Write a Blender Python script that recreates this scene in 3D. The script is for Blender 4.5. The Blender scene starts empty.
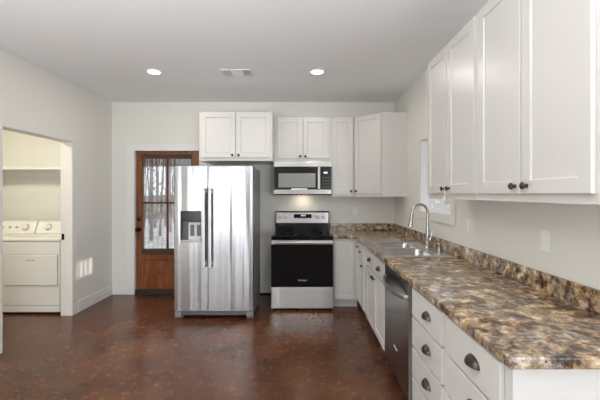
import bpy, bmesh, math, random
from mathutils import Matrix, Vector
random.seed(7)
C = bpy.context.scene
COL = C.collection
R = math.radians

# ------------------------------------------------------------------ camera, sky, sun, added fill lights, exposure
cam_d = bpy.data.cameras.new('camera')
cam_d.sensor_width = 36.0
cam_d.lens = 36.0 * 352 / 600
cam_d.shift_x = -3 / 600
cam_d.shift_y = -6.3 / 600
cam_d.clip_start = 0.05
cam = bpy.data.objects.new('camera', cam_d)
cam.location = (0, 0, 1.438)
cam.rotation_euler = (R(90), 0, 0)
COL.objects.link(cam)
C.camera = cam

w = bpy.data.worlds.new('sky')
C.world = w
w.use_nodes = True
nt = w.node_tree
bg = nt.nodes['Background']
bg.inputs['Color'].default_value = (0.86, 0.92, 1.0, 1)
bg.inputs['Strength'].default_value = 2.2

sun_d = bpy.data.lights.new('sun', 'SUN')
sun_d.energy = 4.0
sun_d.angle = R(0.2)
sun_d.color = (1.0, 0.93, 0.82)
sun = bpy.data.objects.new('sun', sun_d)
SUN_DIR = Vector((-4.03, 4.885, -0.86)).normalized()
sun.rotation_euler = SUN_DIR.to_track_quat('-Z', 'Y').to_euler()
sun.location = (6, -8, 5)
COL.objects.link(sun)

def area(name, loc, direction, sx, sy, power, color=(1, 1, 1)):
    d = bpy.data.lights.new(name, 'AREA')
    d.shape = 'RECTANGLE'
    d.size, d.size_y = sx, sy
    d.energy = power
    d.color = color
    o = bpy.data.objects.new(name, d)
    o.location = loc
    o.rotation_euler = Vector(direction).to_track_quat('-Z', 'Z').to_euler()
    COL.objects.link(o)
    return o

# area lights added at unseen living-area windows, standing in for daylight
UP = 0.5
area('window_fill', (-2.26, -4.88, 1.25), (0, 1, UP), 0.66, 2.2, 28, (0.90, 0.95, 1.0))
area('window_fill', (1.95, -4.88, 1.25), (0, 1, UP), 0.95, 2.2, 100, (0.90, 0.95, 1.0))
area('window_fill', (3.35, -4.88, 1.25), (0, 1, UP), 1.15, 2.2, 120, (0.90, 0.95, 1.0))
area('window_fill', (-2.66, -1.2, 1.25), (1, 0.25, UP), 1.4, 2.2, 52, (0.90, 0.95, 1.0))
area('window_fill', (4.1, -1.6, 1.40), (-1, 0.25, UP), 1.4, 1.6, 8, (0.90, 0.95, 1.0))
# added fill behind the camera, aimed up to brighten the ceiling
area('ceiling_fill', (-0.9, -0.9, 1.1), (0, 0.6, 1), 1.2, 0.8, 68, (1.0, 1.0, 1.0)).data.spread = R(110)

C.view_settings.view_transform = 'Standard'
C.view_settings.look = 'None'
C.view_settings.gamma = 1
C.view_settings.use_curve_mapping = False
C.view_settings.exposure = 0.1
try:
    C.cycles.max_bounces = 10
    C.cycles.diffuse_bounces = 6
    C.cycles.glossy_bounces = 5
    C.cycles.transparent_max_bounces = 16
    C.cycles.use_denoising = True
    C.cycles.sample_clamp_indirect = 6
except Exception:
    pass

# ------------------------------------------------------------------ materials
def mat(name, color=(0.8, 0.8, 0.8), rough=0.5, metal=0.0, coat=0.0, spec=0.5, noise=None, bump=None):
    m = bpy.data.materials.new(name)
    m.use_nodes = True
    n = m.node_tree.nodes
    l = m.node_tree.links
    b = n['Principled BSDF']
    b.inputs['Base Color'].default_value = (*color, 1)
    b.inputs['Roughness'].default_value = rough
    b.inputs['Metallic'].default_value = metal
    b.inputs['Coat Weight'].default_value = coat
    b.inputs['Coat Roughness'].default_value = 0.1
    b.inputs['Specular IOR Level'].default_value = spec
    tc = n.new('ShaderNodeTexCoord')
    if noise:
        sc, amt = noise
        mp = n.new('ShaderNodeMapping')
        mp.inputs['Scale'].default_value = sc if isinstance(sc, tuple) else (sc, sc, sc)
        l.new(tc.outputs['Object'], mp.inputs['Vector'])
        t = n.new('ShaderNodeTexNoise')
        t.inputs['Scale'].default_value = 1
        t.inputs['Detail'].default_value = 4
        l.new(mp.outputs['Vector'], t.inputs['Vector'])
        r = n.new('ShaderNodeValToRGB')
        r.color_ramp.elements[0].position = 0.3
        r.color_ramp.elements[1].position = 0.7
        r.color_ramp.elements[0].color = (*[c * (1 - amt) for c in color], 1)
        r.color_ramp.elements[1].color = (*[min(1, c * (1 + amt)) for c in color], 1)
        l.new(t.outputs['Fac'], r.inputs['Fac'])
        l.new(r.outputs['Color'], b.inputs['Base Color'])
    if bump:
        sc, st, dist = bump
        mp = n.new('ShaderNodeMapping')
        mp.inputs['Scale'].default_value = sc if isinstance(sc, tuple) else (sc, sc, sc)
        l.new(tc.outputs['Object'], mp.inputs['Vector'])
        t = n.new('ShaderNodeTexNoise')
        t.inputs['Scale'].default_value = 1
        t.inputs['Detail'].default_value = 2
        l.new(mp.outputs['Vector'], t.inputs['Vector'])
        bm = n.new('ShaderNodeBump')
        bm.inputs['Strength'].default_value = st
        bm.inputs['Distance'].default_value = dist
        l.new(t.outputs['Fac'], bm.inputs['Height'])
        l.new(bm.outputs['Normal'], b.inputs['Normal'])
    return m

def emit(name, color, strength):
    m = mat(name, color, 0.5)
    b = m.node_tree.nodes['Principled BSDF']
    b.inputs['Emission Color'].default_value = (*color, 1)
    b.inputs['Emission Strength'].default_value = strength
    return m

def glass_mat(name):
    m = bpy.data.materials.new(name)
    m.use_nodes = True
    n = m.node_tree.nodes
    l = m.node_tree.links
    n.remove(n['Principled BSDF'])
    tr = n.new('ShaderNodeBsdfTransparent')
    tr.inputs['Color'].default_value = (0.96, 0.98, 0.97, 1)
    gl = n.new('ShaderNodeBsdfGlossy')
    gl.inputs['Roughness'].default_value = 0.02
    lw = n.new('ShaderNodeLayerWeight')
    lw.inputs['Blend'].default_value = 0.5
    pw = n.new('ShaderNodeMath')
    pw.operation = 'POWER'
    pw.inputs[1].default_value = 4.0
    l.new(lw.outputs['Facing'], pw.inputs[0])
    fr = n.new('ShaderNodeMath')
    fr.operation = 'MULTIPLY_ADD'
    fr.inputs[1].default_value = 0.7
    fr.inputs[2].default_value = 0.04
    l.new(pw.outputs[0], fr.inputs[0])
    mx = n.new('ShaderNodeMixShader')
    l.new(fr.outputs[0], mx.inputs[0])
    l.new(tr.outputs[0], mx.inputs[1])
    l.new(gl.outputs[0], mx.inputs[2])
    l.new(mx.outputs[0], n['Material Output'].inputs['Surface'])
    return m

def ramp(n, stops):
    r = n.new('ShaderNodeValToRGB')
    e = r.color_ramp.elements
    while len(e) < len(stops):
        e.new(0.5)
    for k, (p, c) in enumerate(stops):
        e[k].position = p
        e[k].color = (*c, 1)
    return r

def noise_node(n, l, vec, scale, detail=4, rough=0.5, dist=0.0):
    t = n.new('ShaderNodeTexNoise')
    t.inputs['Scale'].default_value = scale
    t.inputs['Detail'].default_value = detail
    t.inputs['Roughness'].default_value = rough
    t.inputs['Distortion'].default_value = dist
    l.new(vec, t.inputs['Vector'])
    return t

def mix(n, l, a, b, fac, mode='MIX'):
    x = n.new('ShaderNodeMix')
    x.data_type = 'RGBA'
    x.blend_type = mode
    if isinstance(fac, float):
        x.inputs[0].default_value = fac
    else:
        l.new(fac, x.inputs[0])
    for s, v in ((6, a), (7, b)):
        if isinstance(v, tuple):
            x.inputs[s].default_value = (*v, 1)
        else:
            l.new(v, x.inputs[s])
    return x.outputs[2]

def floor_mat():
    m = mat('stained_concrete', rough=0.3, coat=0.0, spec=0.4)
    n = m.node_tree.nodes
    l = m.node_tree.links
    b = n['Principled BSDF']
    tc = n.new('ShaderNodeTexCoord')
    v = tc.outputs['Object']
    big = noise_node(n, l, v, 1.1, 7, 0.66, 0.2)
    r1 = ramp(n, [(0.33, (0.052, 0.018, 0.010)), (0.5, (0.110, 0.041, 0.019)), (0.67, (0.200, 0.085, 0.038))])
    l.new(big.outputs['Fac'], r1.inputs['Fac'])
    med = noise_node(n, l, v, 16, 8, 0.75, 0.0)
    r2 = ramp(n, [(0.35, (0.72, 0.68, 0.68)), (0.65, (1.18, 1.16, 1.15))])
    l.new(med.outputs['Fac'], r2.inputs['Fac'])
    c = mix(n, l, r1.outputs['Color'], r2.outputs['Color'], 0.85, 'MULTIPLY')
    sp = noise_node(n, l, v, 85, 3, 0.6)
    r3 = ramp(n, [(0.71, (0, 0, 0)), (0.82, (1, 1, 1))])
    l.new(sp.outputs['Fac'], r3.inputs['Fac'])
    c = mix(n, l, c, (0.155, 0.085, 0.055), r3.outputs['Color'])
    l.new(c, b.inputs['Base Color'])
    rr = ramp(n, [(0.3, (0.20, 0.20, 0.20)), (0.7, (0.30, 0.30, 0.30))])
    l.new(med.outputs['Fac'], rr.inputs['Fac'])
    l.new(rr.outputs['Color'], b.inputs['Roughness'])
    bm = n.new('ShaderNodeBump')
    bm.inputs['Strength'].default_value = 0.03
    bm.inputs['Distance'].default_value = 0.003
    l.new(med.outputs['Fac'], bm.inputs['Height'])
    l.new(bm.outputs['Normal'], b.inputs['Normal'])
    return m

def counter_mat():
    m = mat('brown_granite_laminate', rough=0.18, spec=0.55)
    n = m.node_tree.nodes
    l = m.node_tree.links
    b = n['Principled BSDF']
    tc = n.new('ShaderNodeTexCoord')
    v = tc.outputs['Object']
    a = noise_node(n, l, v, 15, 10, 0.70, 0.35)
    ra = ramp(n, [(0.39, (0.022, 0.016, 0.014)), (0.445, (0.110, 0.062, 0.034)), (0.50, (0.33, 0.205, 0.105)),
                  (0.56, (0.48, 0.34, 0.20)), (0.63, (0.80, 0.71, 0.57))])
    l.new(a.outputs['Fac'], ra.inputs['Fac'])
    g = noise_node(n, l, v, 6, 6, 0.65, 0.3)
    rg = ramp(n, [(0.46, (0, 0, 0)), (0.6, (1, 1, 1))])
    l.new(g.outputs['Fac'], rg.inputs['Fac'])
    d = noise_node(n, l, v, 34, 8, 0.7, 0.2)
    rd = ramp(n, [(0.40, (0.035, 0.031, 0.033)), (0.5, (0.19, 0.155, 0.135)), (0.60, (0.50, 0.44, 0.39))])
    l.new(d.outputs['Fac'], rd.inputs['Fac'])
    f = n.new('ShaderNodeMath')
    f.operation = 'MULTIPLY'
    f.inputs[1].default_value = 0.75
    l.new(rg.outputs['Color'], f.inputs[0])
    c = mix(n, l, ra.outputs['Color'], rd.outputs['Color'], f.outputs[0])
    s = noise_node(n, l, v, 70, 3, 0.6)
    rs = ramp(n, [(0.30, (0, 0, 0)), (0.38, (1, 1, 1))])
    l.new(s.outputs['Fac'], rs.inputs['Fac'])
    c = mix(n, l, (0.03, 0.024, 0.022), c, rs.outputs['Color'])
    l.new(c, b.inputs['Base Color'])
    return m

def wood_mat():
    m = mat('stained_wood', rough=0.38)
    n = m.node_tree.nodes
    l = m.node_tree.links
    b = n['Principled BSDF']
    tc = n.new('ShaderNodeTexCoord')
    mp = n.new('ShaderNodeMapping')
    mp.inputs['Scale'].default_value = (14, 14, 1.6)
    l.new(tc.outputs['Object'], mp.inputs['Vector'])
    t = noise_node(n, l, mp.outputs['Vector'], 1.5, 6, 0.65, 0.8)
    r = ramp(n, [(0.3, (0.105, 0.026, 0.007)), (0.55, (0.225, 0.066, 0.016)), (0.75, (0.33, 0.115, 0.030))])
    l.new(t.outputs['Fac'], r.inputs['Fac'])
    l.new(r.outputs['Color'], b.inputs['Base Color'])
    return m

def steel_mat(name, col, rough, wav, sc=(9, 9, 0.9)):
    m = mat(name, col, rough, 1.0)
    n = m.node_tree.nodes
    l = m.node_tree.links
    b = n['Principled BSDF']
    tc = n.new('ShaderNodeTexCoord')
    mp = n.new('ShaderNodeMapping')
    mp.inputs['Scale'].default_value = sc
    l.new(tc.outputs['Object'], mp.inputs['Vector'])
    t = noise_node(n, l, mp.outputs['Vector'], 1.0, 1.5, 0.4, 0.0)
    bm = n.new('ShaderNodeBump')
    bm.inputs['Strength'].default_value = wav
    bm.inputs['Distance'].default_value = 0.02
    l.new(t.outputs['Fac'], bm.inputs['Height'])
    l.new(bm.outputs['Normal'], b.inputs['Normal'])
    tg = n.new('ShaderNodeTangent')
    tg.direction_type = 'RADIAL'
    tg.axis = 'X'
    l.new(tg.outputs['Tangent'], b.inputs['Tangent'])
    b.inputs['Anisotropic'].default_value = 0.8
    return m

M = {}
M['wall'] = mat('wall_paint', (0.73, 0.716, 0.67), 0.6, bump=(140, 0.06, 0.002))
M['ceiling'] = mat('ceiling_paint', (0.85, 0.868, 0.885), 0.7, bump=(120, 0.08, 0.002))
M['laundry'] = mat('laundry_paint', (0.70, 0.70, 0.66), 0.6, bump=(140, 0.06, 0.002))
M['casing'] = mat('casing_paint', (0.72, 0.715, 0.675), 0.4)
M['trim'] = mat('trim_paint', (0.76, 0.755, 0.73), 0.35)
M['cab'] = mat('cabinet_paint', (0.625, 0.61, 0.588), 0.33)
M['floor'] = floor_mat()
M['counter'] = counter_mat()
M['wood'] = wood_mat()
M['steel'] = steel_mat('stainless_steel', (0.44, 0.44, 0.45), 0.22, 0.5, (9, 9, 0.25))
M['steel2'] = steel_mat('brushed_steel', (0.46, 0.455, 0.445), 0.30, 0.10)
M['drawersteel'] = steel_mat('drawer_steel', (0.66, 0.655, 0.65), 0.30, 0.45, (9, 9, 0.25))
M['dimmedsteel'] = steel_mat('floor_dimmed_stainless', (0.34, 0.32, 0.31), 0.24, 0.02)  # stainless darkened in colour for the dark floor it reflects
M['chrome'] = mat('brushed_nickel', (0.46, 0.455, 0.44), 0.22, 1.0)
M['bowl'] = mat('sink_steel_shaded', (0.54, 0.53, 0.52), 0.22, 1.0)  # same sink steel, darkened so the bowls read as shaded depth
M['sink'] = mat('sink_steel_bright', (0.74, 0.74, 0.74), 0.30, 1.0)  # rim copy of the steel, lightened to stand out from the bowls
M['bronze'] = mat('dark_bronze', (0.085, 0.07, 0.06), 0.28, 0.9)
M['black'] = mat('black_plastic', (0.010, 0.010, 0.011), 0.15, spec=0.3)
M['blackglass'] = mat('black_glass', (0.004, 0.004, 0.005), 0.05, spec=0.25)
M['grey'] = mat('grey_plastic', (0.12, 0.12, 0.125), 0.4)
M['fridgeside'] = mat('grey_enamel', (0.23, 0.23, 0.235), 0.4)
M['lightgrey'] = mat('light_grey_plastic', (0.62, 0.62, 0.62), 0.35)
M['mesh'] = mat('microwave_screen', (0.27, 0.28, 0.28), 0.10, spec=0.7)
M['white'] = mat('white_plastic', (0.80, 0.80, 0.79), 0.35)
M['enamel'] = mat('white_enamel', (0.78, 0.77, 0.73), 0.25)
M['glass'] = glass_mat('window_glass')
M['blind'] = mat('woven_reed', (0.075, 0.036, 0.018), 0.7, noise=((3, 3, 40), 0.4))
M['vinyl'] = mat('white_vinyl', (0.86, 0.87, 0.88), 0.3)
M['rubber'] = mat('threshold_rubber', (0.02, 0.02, 0.022), 0.5)
M['lamp'] = emit('lamp_glow', (1.0, 0.93, 0.82), 14.0)
M['lit'] = emit('display_glow', (0.75, 0.9, 1.0), 0.7)
M['ground'] = mat('leafy_ground', (0.58, 0.55, 0.54), 0.9, noise=(3.0, 0.35))
M['brush'] = mat('brown_brush', (0.24, 0.20, 0.16), 0.9, noise=(0.8, 0.5))
M['bark'] = mat('grey_bark', (0.25, 0.23, 0.24), 0.9, noise=((6, 6, 1), 0.4))
M['evergreen'] = mat('evergreen', (0.27, 0.275, 0.26), 0.9, noise=(5, 0.4))
M['vent'] = mat('vent_enamel', (0.72, 0.72, 0.71), 0.4)
M['ventdark'] = mat('vent_throat', (0.13, 0.13, 0.13), 0.8)
M['logo'] = mat('printed_silver', (0.75, 0.75, 0.75), 0.4)
M['logodark'] = mat('printed_grey', (0.25, 0.25, 0.26), 0.4)
M['cord'] = mat('cream_cord', (0.72, 0.66, 0.52), 0.6)
M['inkdial'] = mat('dial_grey', (0.40, 0.40, 0.39), 0.4)

# ------------------------------------------------------------------ mesh helpers
class MB:
    def __init__(self):
        self.bm = bmesh.new()

    def box(self, x0, x1, y0, y1, z0, z1):
        bm = self.bm
        v = [bm.verts.new((x, y, z)) for z in (z0, z1) for y in (y0, y1) for x in (x0, x1)]
        for f in ((0, 2, 3, 1), (4, 5, 7, 6), (0, 1, 5, 4), (2, 6, 7, 3), (0, 4, 6, 2), (1, 3, 7, 5)):
            bm.faces.new([v[i] for i in f])
        return self

    def prism(self, pts, axis, a0, a1):
        """pts: 2-D polygon; axis 'x': (y,z), 'y': (x,z), 'z': (x,y)"""
        bm = self.bm
        def P(p, a):
            return {'x': (a, p[0], p[1]), 'y': (p[0], a, p[1]), 'z': (p[0], p[1], a)}[axis]
        A = [bm.verts.new(P(p, a0)) for p in pts]
        B = [bm.verts.new(P(p, a1)) for p in pts]
        bm.faces.new(A)
        bm.faces.new(list(reversed(B)))
        k = len(pts)
        for i in range(k):
            j = (i + 1) % k
            bm.faces.new((A[j], A[i], B[i], B[j]))
        return self

    def slab(self, us, vs, holes, plane, d0, d1):
        """grid slab with missing cells; plane 'xz' (depth y), 'yz' (depth x), 'xy' (depth z)"""
        bm = self.bm
        cache = {}
        def V(i, j, s):
            key = (i, j, s)
            if key not in cache:
                u, v, d = us[i], vs[j], (d0, d1)[s]
                cache[key] = bm.verts.new({'xz': (u, d, v), 'yz': (d, u, v), 'xy': (u, v, d)}[plane])
            return cache[key]
        nu, nv = len(us) - 1, len(vs) - 1
        solid = lambda i, j: 0 <= i < nu and 0 <= j < nv and (i, j) not in holes
        for i in range(nu):
            for j in range(nv):
                if not solid(i, j):
                    continue
                for s in (0, 1):
                    bm.faces.new([V(i, j, s), V(i + 1, j, s), V(i + 1, j + 1, s), V(i, j + 1, s)])
                for (di, dj, a, b) in ((-1, 0, (i, j), (i, j + 1)), (1, 0, (i + 1, j), (i + 1, j + 1)),
                                       (0, -1, (i, j), (i + 1, j)), (0, 1, (i, j + 1), (i + 1, j + 1))):
                    if not solid(i + di, j + dj):
                        bm.faces.new([V(*a, 0), V(*b, 0), V(*b, 1), V(*a, 1)])
        return self

    def lathe(self, prof, origin=(0, 0, 0), axis=(0, 0, 1), seg=16, caps=True):
        """prof: list of (radius, height along axis)"""
        bm = self.bm
        q = Vector((0, 0, 1)).rotation_difference(Vector(axis).normalized())
        o = Vector(origin)
        rings = []
        for r, h in prof:
            if r < 1e-6:
                rings.append([bm.verts.new(o + q @ Vector((0, 0, h)))])
            else:
                rings.append([bm.verts.new(o + q @ Vector((r * math.cos(2 * math.pi * k / seg), r * math.sin(2 * math.pi * k / seg), h)))
                              for k in range(seg)])
        for a, b in zip(rings, rings[1:]):
            for k in range(seg):
                k2 = (k + 1) % seg
                if len(a) == 1 and len(b) == 1:
                    continue
                if len(a) == 1:
                    bm.faces.new((a[0], b[k], b[k2]))
                elif len(b) == 1:
                    bm.faces.new((a[k2], a[k], b[0]))
                else:
                    bm.faces.new((a[k], b[k], b[k2], a[k2]))
        if caps and len(rings[0]) > 1:
            bm.faces.new(rings[0])
        if caps and len(rings[-1]) > 1:
            bm.faces.new(rings[-1])
        return self

    def tube(self, pts, rad, seg=10, squash=None):
        """round tube along points; rad a number or list"""
        bm = self.bm
        pts = [Vector(p) for p in pts]
        n = len(pts)
        rads = rad if isinstance(rad, (list, tuple)) else [rad] * n
        rings = []
        ref = None
        for i, p in enumerate(pts):
            t = (pts[min(i + 1, n - 1)] - pts[max(i - 1, 0)]).normalized()
            if ref is None:
                ref = Vector((0, 0, 1)) if abs(t.z) < 0.9 else Vector((0, 1, 0))
            u = (ref - t * ref.dot(t)).normalized()
            ref = u
            vv = t.cross(u)
            su, sv = squash or (1, 1)
            rings.append([bm.verts.new(p + u * (rads[i] * su * math.cos(2 * math.pi * k / seg)) + vv * (rads[i] * sv * math.sin(2 * math.pi * k / seg)))
                          for k in range(seg)])
        for a, b in zip(rings, rings[1:]):
            for k in range(seg):
                bm.faces.new((a[k], a[(k + 1) % seg], b[(k + 1) % seg], b[k]))
        bm.faces.new(rings[0])
        bm.faces.new(rings[-1])
        return self

    def shaker(self, x0, x1, z0, z1, t=0.019, stile=0.058, rec=0.008, y=0.0):
        """panelled door: front at y-t facing -y, back at y; centre panel recessed"""
        bm = self.bm
        yf = y - t
        def loop(i, yy):
            return [bm.verts.new(p) for p in ((x0 + i, yy, z0 + i), (x1 - i, yy, z0 + i), (x1 - i, yy, z1 - i), (x0 + i, yy, z1 - i))]
        b0 = loop(0, y)
        f0 = loop(0, yf + 0.002)
        f1 = loop(0.002, yf)
        f2 = loop(stile, yf)
        f3 = loop(stile + 0.005, yf + rec)
        bm.faces.new(b0)
        for a, b in ((b0, f0), (f0, f1), (f1, f2), (f2, f3)):
            for k in range(4):
                bm.faces.new((a[k], a[(k + 1) % 4], b[(k + 1) % 4], b[k]))
        bm.faces.new(f3)
        return self

    def build(self, name, material, parent=None, bevel=0.0, smooth=False, matrix=None, seg=2):
        bm = self.bm
        bmesh.ops.remove_doubles(bm, verts=bm.verts, dist=1e-6)
        bmesh.ops.recalc_face_normals(bm, faces=bm.faces)
        if matrix is not None:
            bm.transform(matrix)
        me = bpy.data.meshes.new(name)
        bm.to_mesh(me)
        bm.free()
        me.materials.append(M[material] if isinstance(material, str) else material)
        if smooth:
            for p in me.polygons:
                p.use_smooth = True
            try:
                me.set_sharp_from_angle(angle=R(40))
            except Exception:
                pass
        o = bpy.data.objects.new(name, me)
        COL.objects.link(o)
        if parent is not None:
            o.parent = parent
        if bevel > 0:
            md = o.modifiers.new('bevel', 'BEVEL')
            md.width = bevel
            md.segments = seg
            md.limit_method = 'ANGLE'
            md.angle_limit = R(40)
            md.harden_normals = False
        return o

def box(name, material, parent, x0, x1, y0, y1, z0, z1, bevel=0.0):
    return MB().box(x0, x1, y0, y1, z0, z1).build(name, material, parent, bevel)

def tag(o, label, cat, group=None):
    o['label'] = label
    o['category'] = cat
    if group:
        o['group'] = group
    return o

def thing(name, label, cat, loc=(0, 0, 0), rz=0.0, group=None):
    o = bpy.data.objects.new(name, None)
    o.empty_display_size = 0.1
    o.location = loc
    o.rotation_euler = (0, 0, rz)
    COL.objects.link(o)
    return tag(o, label, cat, group)

def struct(o):
    o['kind'] = 'structure'
    return o

def text(name, body, size, material, parent, loc, rot):
    cu = bpy.data.curves.new(name, 'FONT')
    cu.body = body
    cu.size = size
    cu.extrude = 0.0006
    cu.align_x = 'CENTER'
    cu.align_y = 'CENTER'
    tmp = bpy.data.objects.new(name + '_text', cu)
    COL.objects.link(tmp)
    dg = bpy.context.evaluated_depsgraph_get()
    me = bpy.data.meshes.new_from_object(tmp.evaluated_get(dg))
    bpy.data.objects.remove(tmp)
    me.materials.clear()
    me.materials.append(M[material])
    o = bpy.data.objects.new(name, me)
    COL.objects.link(o)
    o.parent = parent
    o.location = loc
    o.rotation_euler = rot
    return o

# ------------------------------------------------------------------ room shell
XL, XR, YB, ZC = -2.73, 1.303, 5.03, 2.744
YR, XE, YJ = -5.0, 4.2, 0.95          # rear wall, living-area wall, where the kitchen wall ends
XLW = -4.75                            # laundry room's far wall
YLF = 2.75                             # laundry room's near wall
WT = 0.115

struct(box('floor', 'floor', None, -4.9, 4.4, -5.2, 5.18, -0.12, 0.0))
struct(box('ceiling', 'ceiling', None, -4.9, 4.4, -5.2, 5.18, ZC, ZC + 0.12))

# left wall with the laundry opening and an added unseen window
OY0, OY1, OZ = 3.17, 4.166, 2.068
struct(MB().slab([-5.0, -1.95, -0.45, OY0, OY1, YB], [0, 0.08, OZ, 2.40, ZC], {(3, 0), (3, 1), (1, 1), (1, 2)}, 'yz', XL - WT, XL).build('wall_left', 'wall'))
# back wall with the entry door opening
DX0, DX1, DZ = -2.42, -1.466, 2.064
struct(MB().slab([-4.9, DX0, DX1, XR + 0.14], [0, DZ, ZC], {(1, 0)}, 'xz', YB, YB + 0.15).build('wall_back', 'wall'))
# right wall with the sink window opening
WY0, WY1, WZ0, WZ1 = 3.08, 3.885, 1.254, 2.02
struct(MB().slab([YJ, WY0, WY1, YB], [0, WZ0, WZ1, ZC], {(1, 1)}, 'yz', XR, XR + 0.14).build('wall_right', 'wall'))
struct(box('wall_sun_block', 'wall', None, XR + 0.14, XE, YJ, YJ + 0.14, 0, ZC))  # unseen wall jog, added to keep the sun out of the sink window
# living-area side wall with openings added for the sun patch and a fill light
SY, SZ = -4.08, 2.01
struct(MB().slab([YR, SY - 0.24, SY + 0.24, -2.35, -0.85, YJ + 0.14], [0, 0.55, SZ - 0.15, SZ + 0.13, 2.25, ZC], {(1, 2), (3, 1), (3, 2), (3, 3)}, 'yz', XE, XE + 0.14).build('wall_side', 'wall'))
# rear wall with three unseen windows, added for their light
RW = [(-2.62, -1.9), (1.45, 2.45), (2.75, 3.95)]
us = [XL - WT]
for a, b in RW:
    us += [a, b]
us += [XE + 0.14]
struct(MB().slab(us, [0, 0.08, 2.40, ZC], {(1, 1), (3, 1), (5, 1)}, 'xz', YR - 0.14, YR).build('wall_rear', 'wall'))
# laundry room
struct(box('wall_laundry', 'laundry', None, XLW - 0.1, XLW, YLF, YB, 0, ZC))
struct(box('wall_laundry_near', 'laundry', None, XLW - 0.1, XL - WT, YLF - 0.1, YLF, 0, ZC))
struct(box('wall_laundry_back', 'laundry', None, XLW, XL - WT, YB - 0.02, YB, 0, ZC))

def window_x(name, x, y0, y1, z0, z1, out, mull):
    """white window in a wall parallel to Y, plane at x"""
    o = MB().slab([y0, y0 + 0.035, y1 - 0.035, y1], [z0, z0 + 0.035, z1 - 0.035, z1], {(1, 1)}, 'yz', x, x + 0.06).build(name, 'vinyl', None, 0.003)
    struct(o)
    b = MB()
    for (ya, yb, xx) in mull:
        b.box(xx, xx + 0.02, ya, yb, z0 + 0.035, z1 - 0.035)
    b.build('sash', 'vinyl', o, 0.002)
    MB().box(x + 0.03, x + 0.034, y0 + 0.035, y1 - 0.035, z0 + 0.035, z1 - 0.035).build('pane', 'glass', o)
    return o

def window_y(name, x0, x1, y, z0, z1):
    o = MB().slab([x0, x0 + 0.05, x1 - 0.05, x1], [z0, z0 + 0.05, z1 - 0.05, z1], {(1, 1)}, 'xz', y - 0.06, y).build(name, 'vinyl', None, 0.003)
    struct(o)
    zm = (z0 + z1) / 2
    MB().box(x0 + 0.05, x1 - 0.05, y - 0.05, y - 0.01, zm - 0.025, zm + 0.025).build('sash', 'vinyl', o, 0.002)
    MB().box(x0 + 0.05, x1 - 0.05, y - 0.034, y - 0.03, z0 + 0.05, z1 - 0.05).build('pane', 'glass', o)
    return o

# sink window
win = MB().slab([WY0, WY0 + 0.03, WY1 - 0.03, WY1], [WZ0, WZ0 + 0.03, WZ1 - 0.03, WZ1], {(1, 1)}, 'yz', XR + 0.075, XR + 0.138).build('window_1', 'vinyl', None, 0.003)
struct(win)
MB().slab([WY0 + 0.03, WY0 + 0.075, 3.515, 3.56], [WZ0 + 0.03, WZ0 + 0.075, WZ1 - 0.075, WZ1 - 0.03], {(1, 1)}, 'yz', XR + 0.083, XR + 0.105).build('sash', 'vinyl', win, 0.003)
MB().slab([3.515, 3.56, WY1 - 0.075, WY1 - 0.03], [WZ0 + 0.03, WZ0 + 0.075, WZ1 - 0.075, WZ1 - 0.03], {(1, 1)}, 'yz', XR + 0.108, XR + 0.130).build('sash', 'vinyl', win, 0.003)
box('pane', 'glass', win, XR + 0.092, XR + 0.096, WY0 + 0.075, 3.515, WZ0 + 0.075, WZ1 - 0.075)
box('pane', 'glass', win, XR + 0.117, XR + 0.121, 3.56, WY1 - 0.075, WZ0 + 0.075, WZ1 - 0.075)
# its liner, casing and apron
tr = MB()
tr.box(XR - 0.002, XR + 0.075, WY0 - 0.0, WY0 + 0.006, WZ0, WZ1)
tr.box(XR - 0.002, XR + 0.075, WY1 - 0.006, WY1, WZ0, WZ1)
tr.box(XR - 0.002, XR + 0.075, WY0, WY1, WZ1 - 0.006, WZ1)
tr.box(XR - 0.002, XR + 0.075, WY0, WY1, WZ0, WZ0 + 0.008)
struct(tr.build('trim_1', 'vinyl', None, 0.001))
cs = MB().slab([WY0 - 0.09, WY0, WY1, WY1 + 0.09], [WZ0 - 0.09, WZ0, WZ1, WZ1 + 0.09], {(1, 1)}, 'yz', XR - 0.016, XR)
struct(cs.build('trim_2', 'wall', None, 0.003))

window_x('window_2', XE + 0.03, SY - 0.24, SY + 0.24, SZ - 0.15, SZ + 0.13, 1,
         [(SY - 0.11, SY - 0.10, XE + 0.05), (SY - 0.02, SY - 0.01, XE + 0.05), (SY + 0.07, SY + 0.08, XE + 0.05)])
for k, (a, b) in enumerate(RW):
    window_y('window_%d' % (k + 3), a, b, YR - 0.03, 0.08, 2.40)

window_x('window_6', XL - WT + 0.02, -1.95, -0.45, 0.08, 2.40, -1, [(-1.215, -1.185, XL - WT + 0.03)])  # unseen window added to go with the left fill light
window_x('window_7', XE + 0.06, -2.35, -0.85, 0.55, 2.25, 1, [(-1.615, -1.585, XE + 0.07)])  # unseen window added to go with the right fill light
# laundry opening: liner and casing
jl = MB()
jl.box(XL - 0.125, XL + 0.004, OY0, OY0 + 0.02, 0, OZ)
jl.box(XL - 0.125, XL + 0.004, OY1 - 0.02, OY1, 0, OZ)
jl.box(XL - 0.125, XL + 0.004, OY0, OY1, OZ - 0.02, OZ)
struct(jl.build('trim_3', 'trim', None, 0.002))
cs = MB()
cs.box(XL, XL + 0.012, OY1 - 0.016, OY1 + 0.085, 0, OZ - 0.016)
cs.box(XL, XL + 0.012, OY0 - 0.085, OY0 + 0.016, 0, OZ - 0.016)
cs.box(XL, XL + 0.012, OY0 - 0.085, OY1 + 0.085, OZ - 0.016, OZ + 0.075)
struct(cs.build('trim_4', 'casing', None, 0.002))
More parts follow.
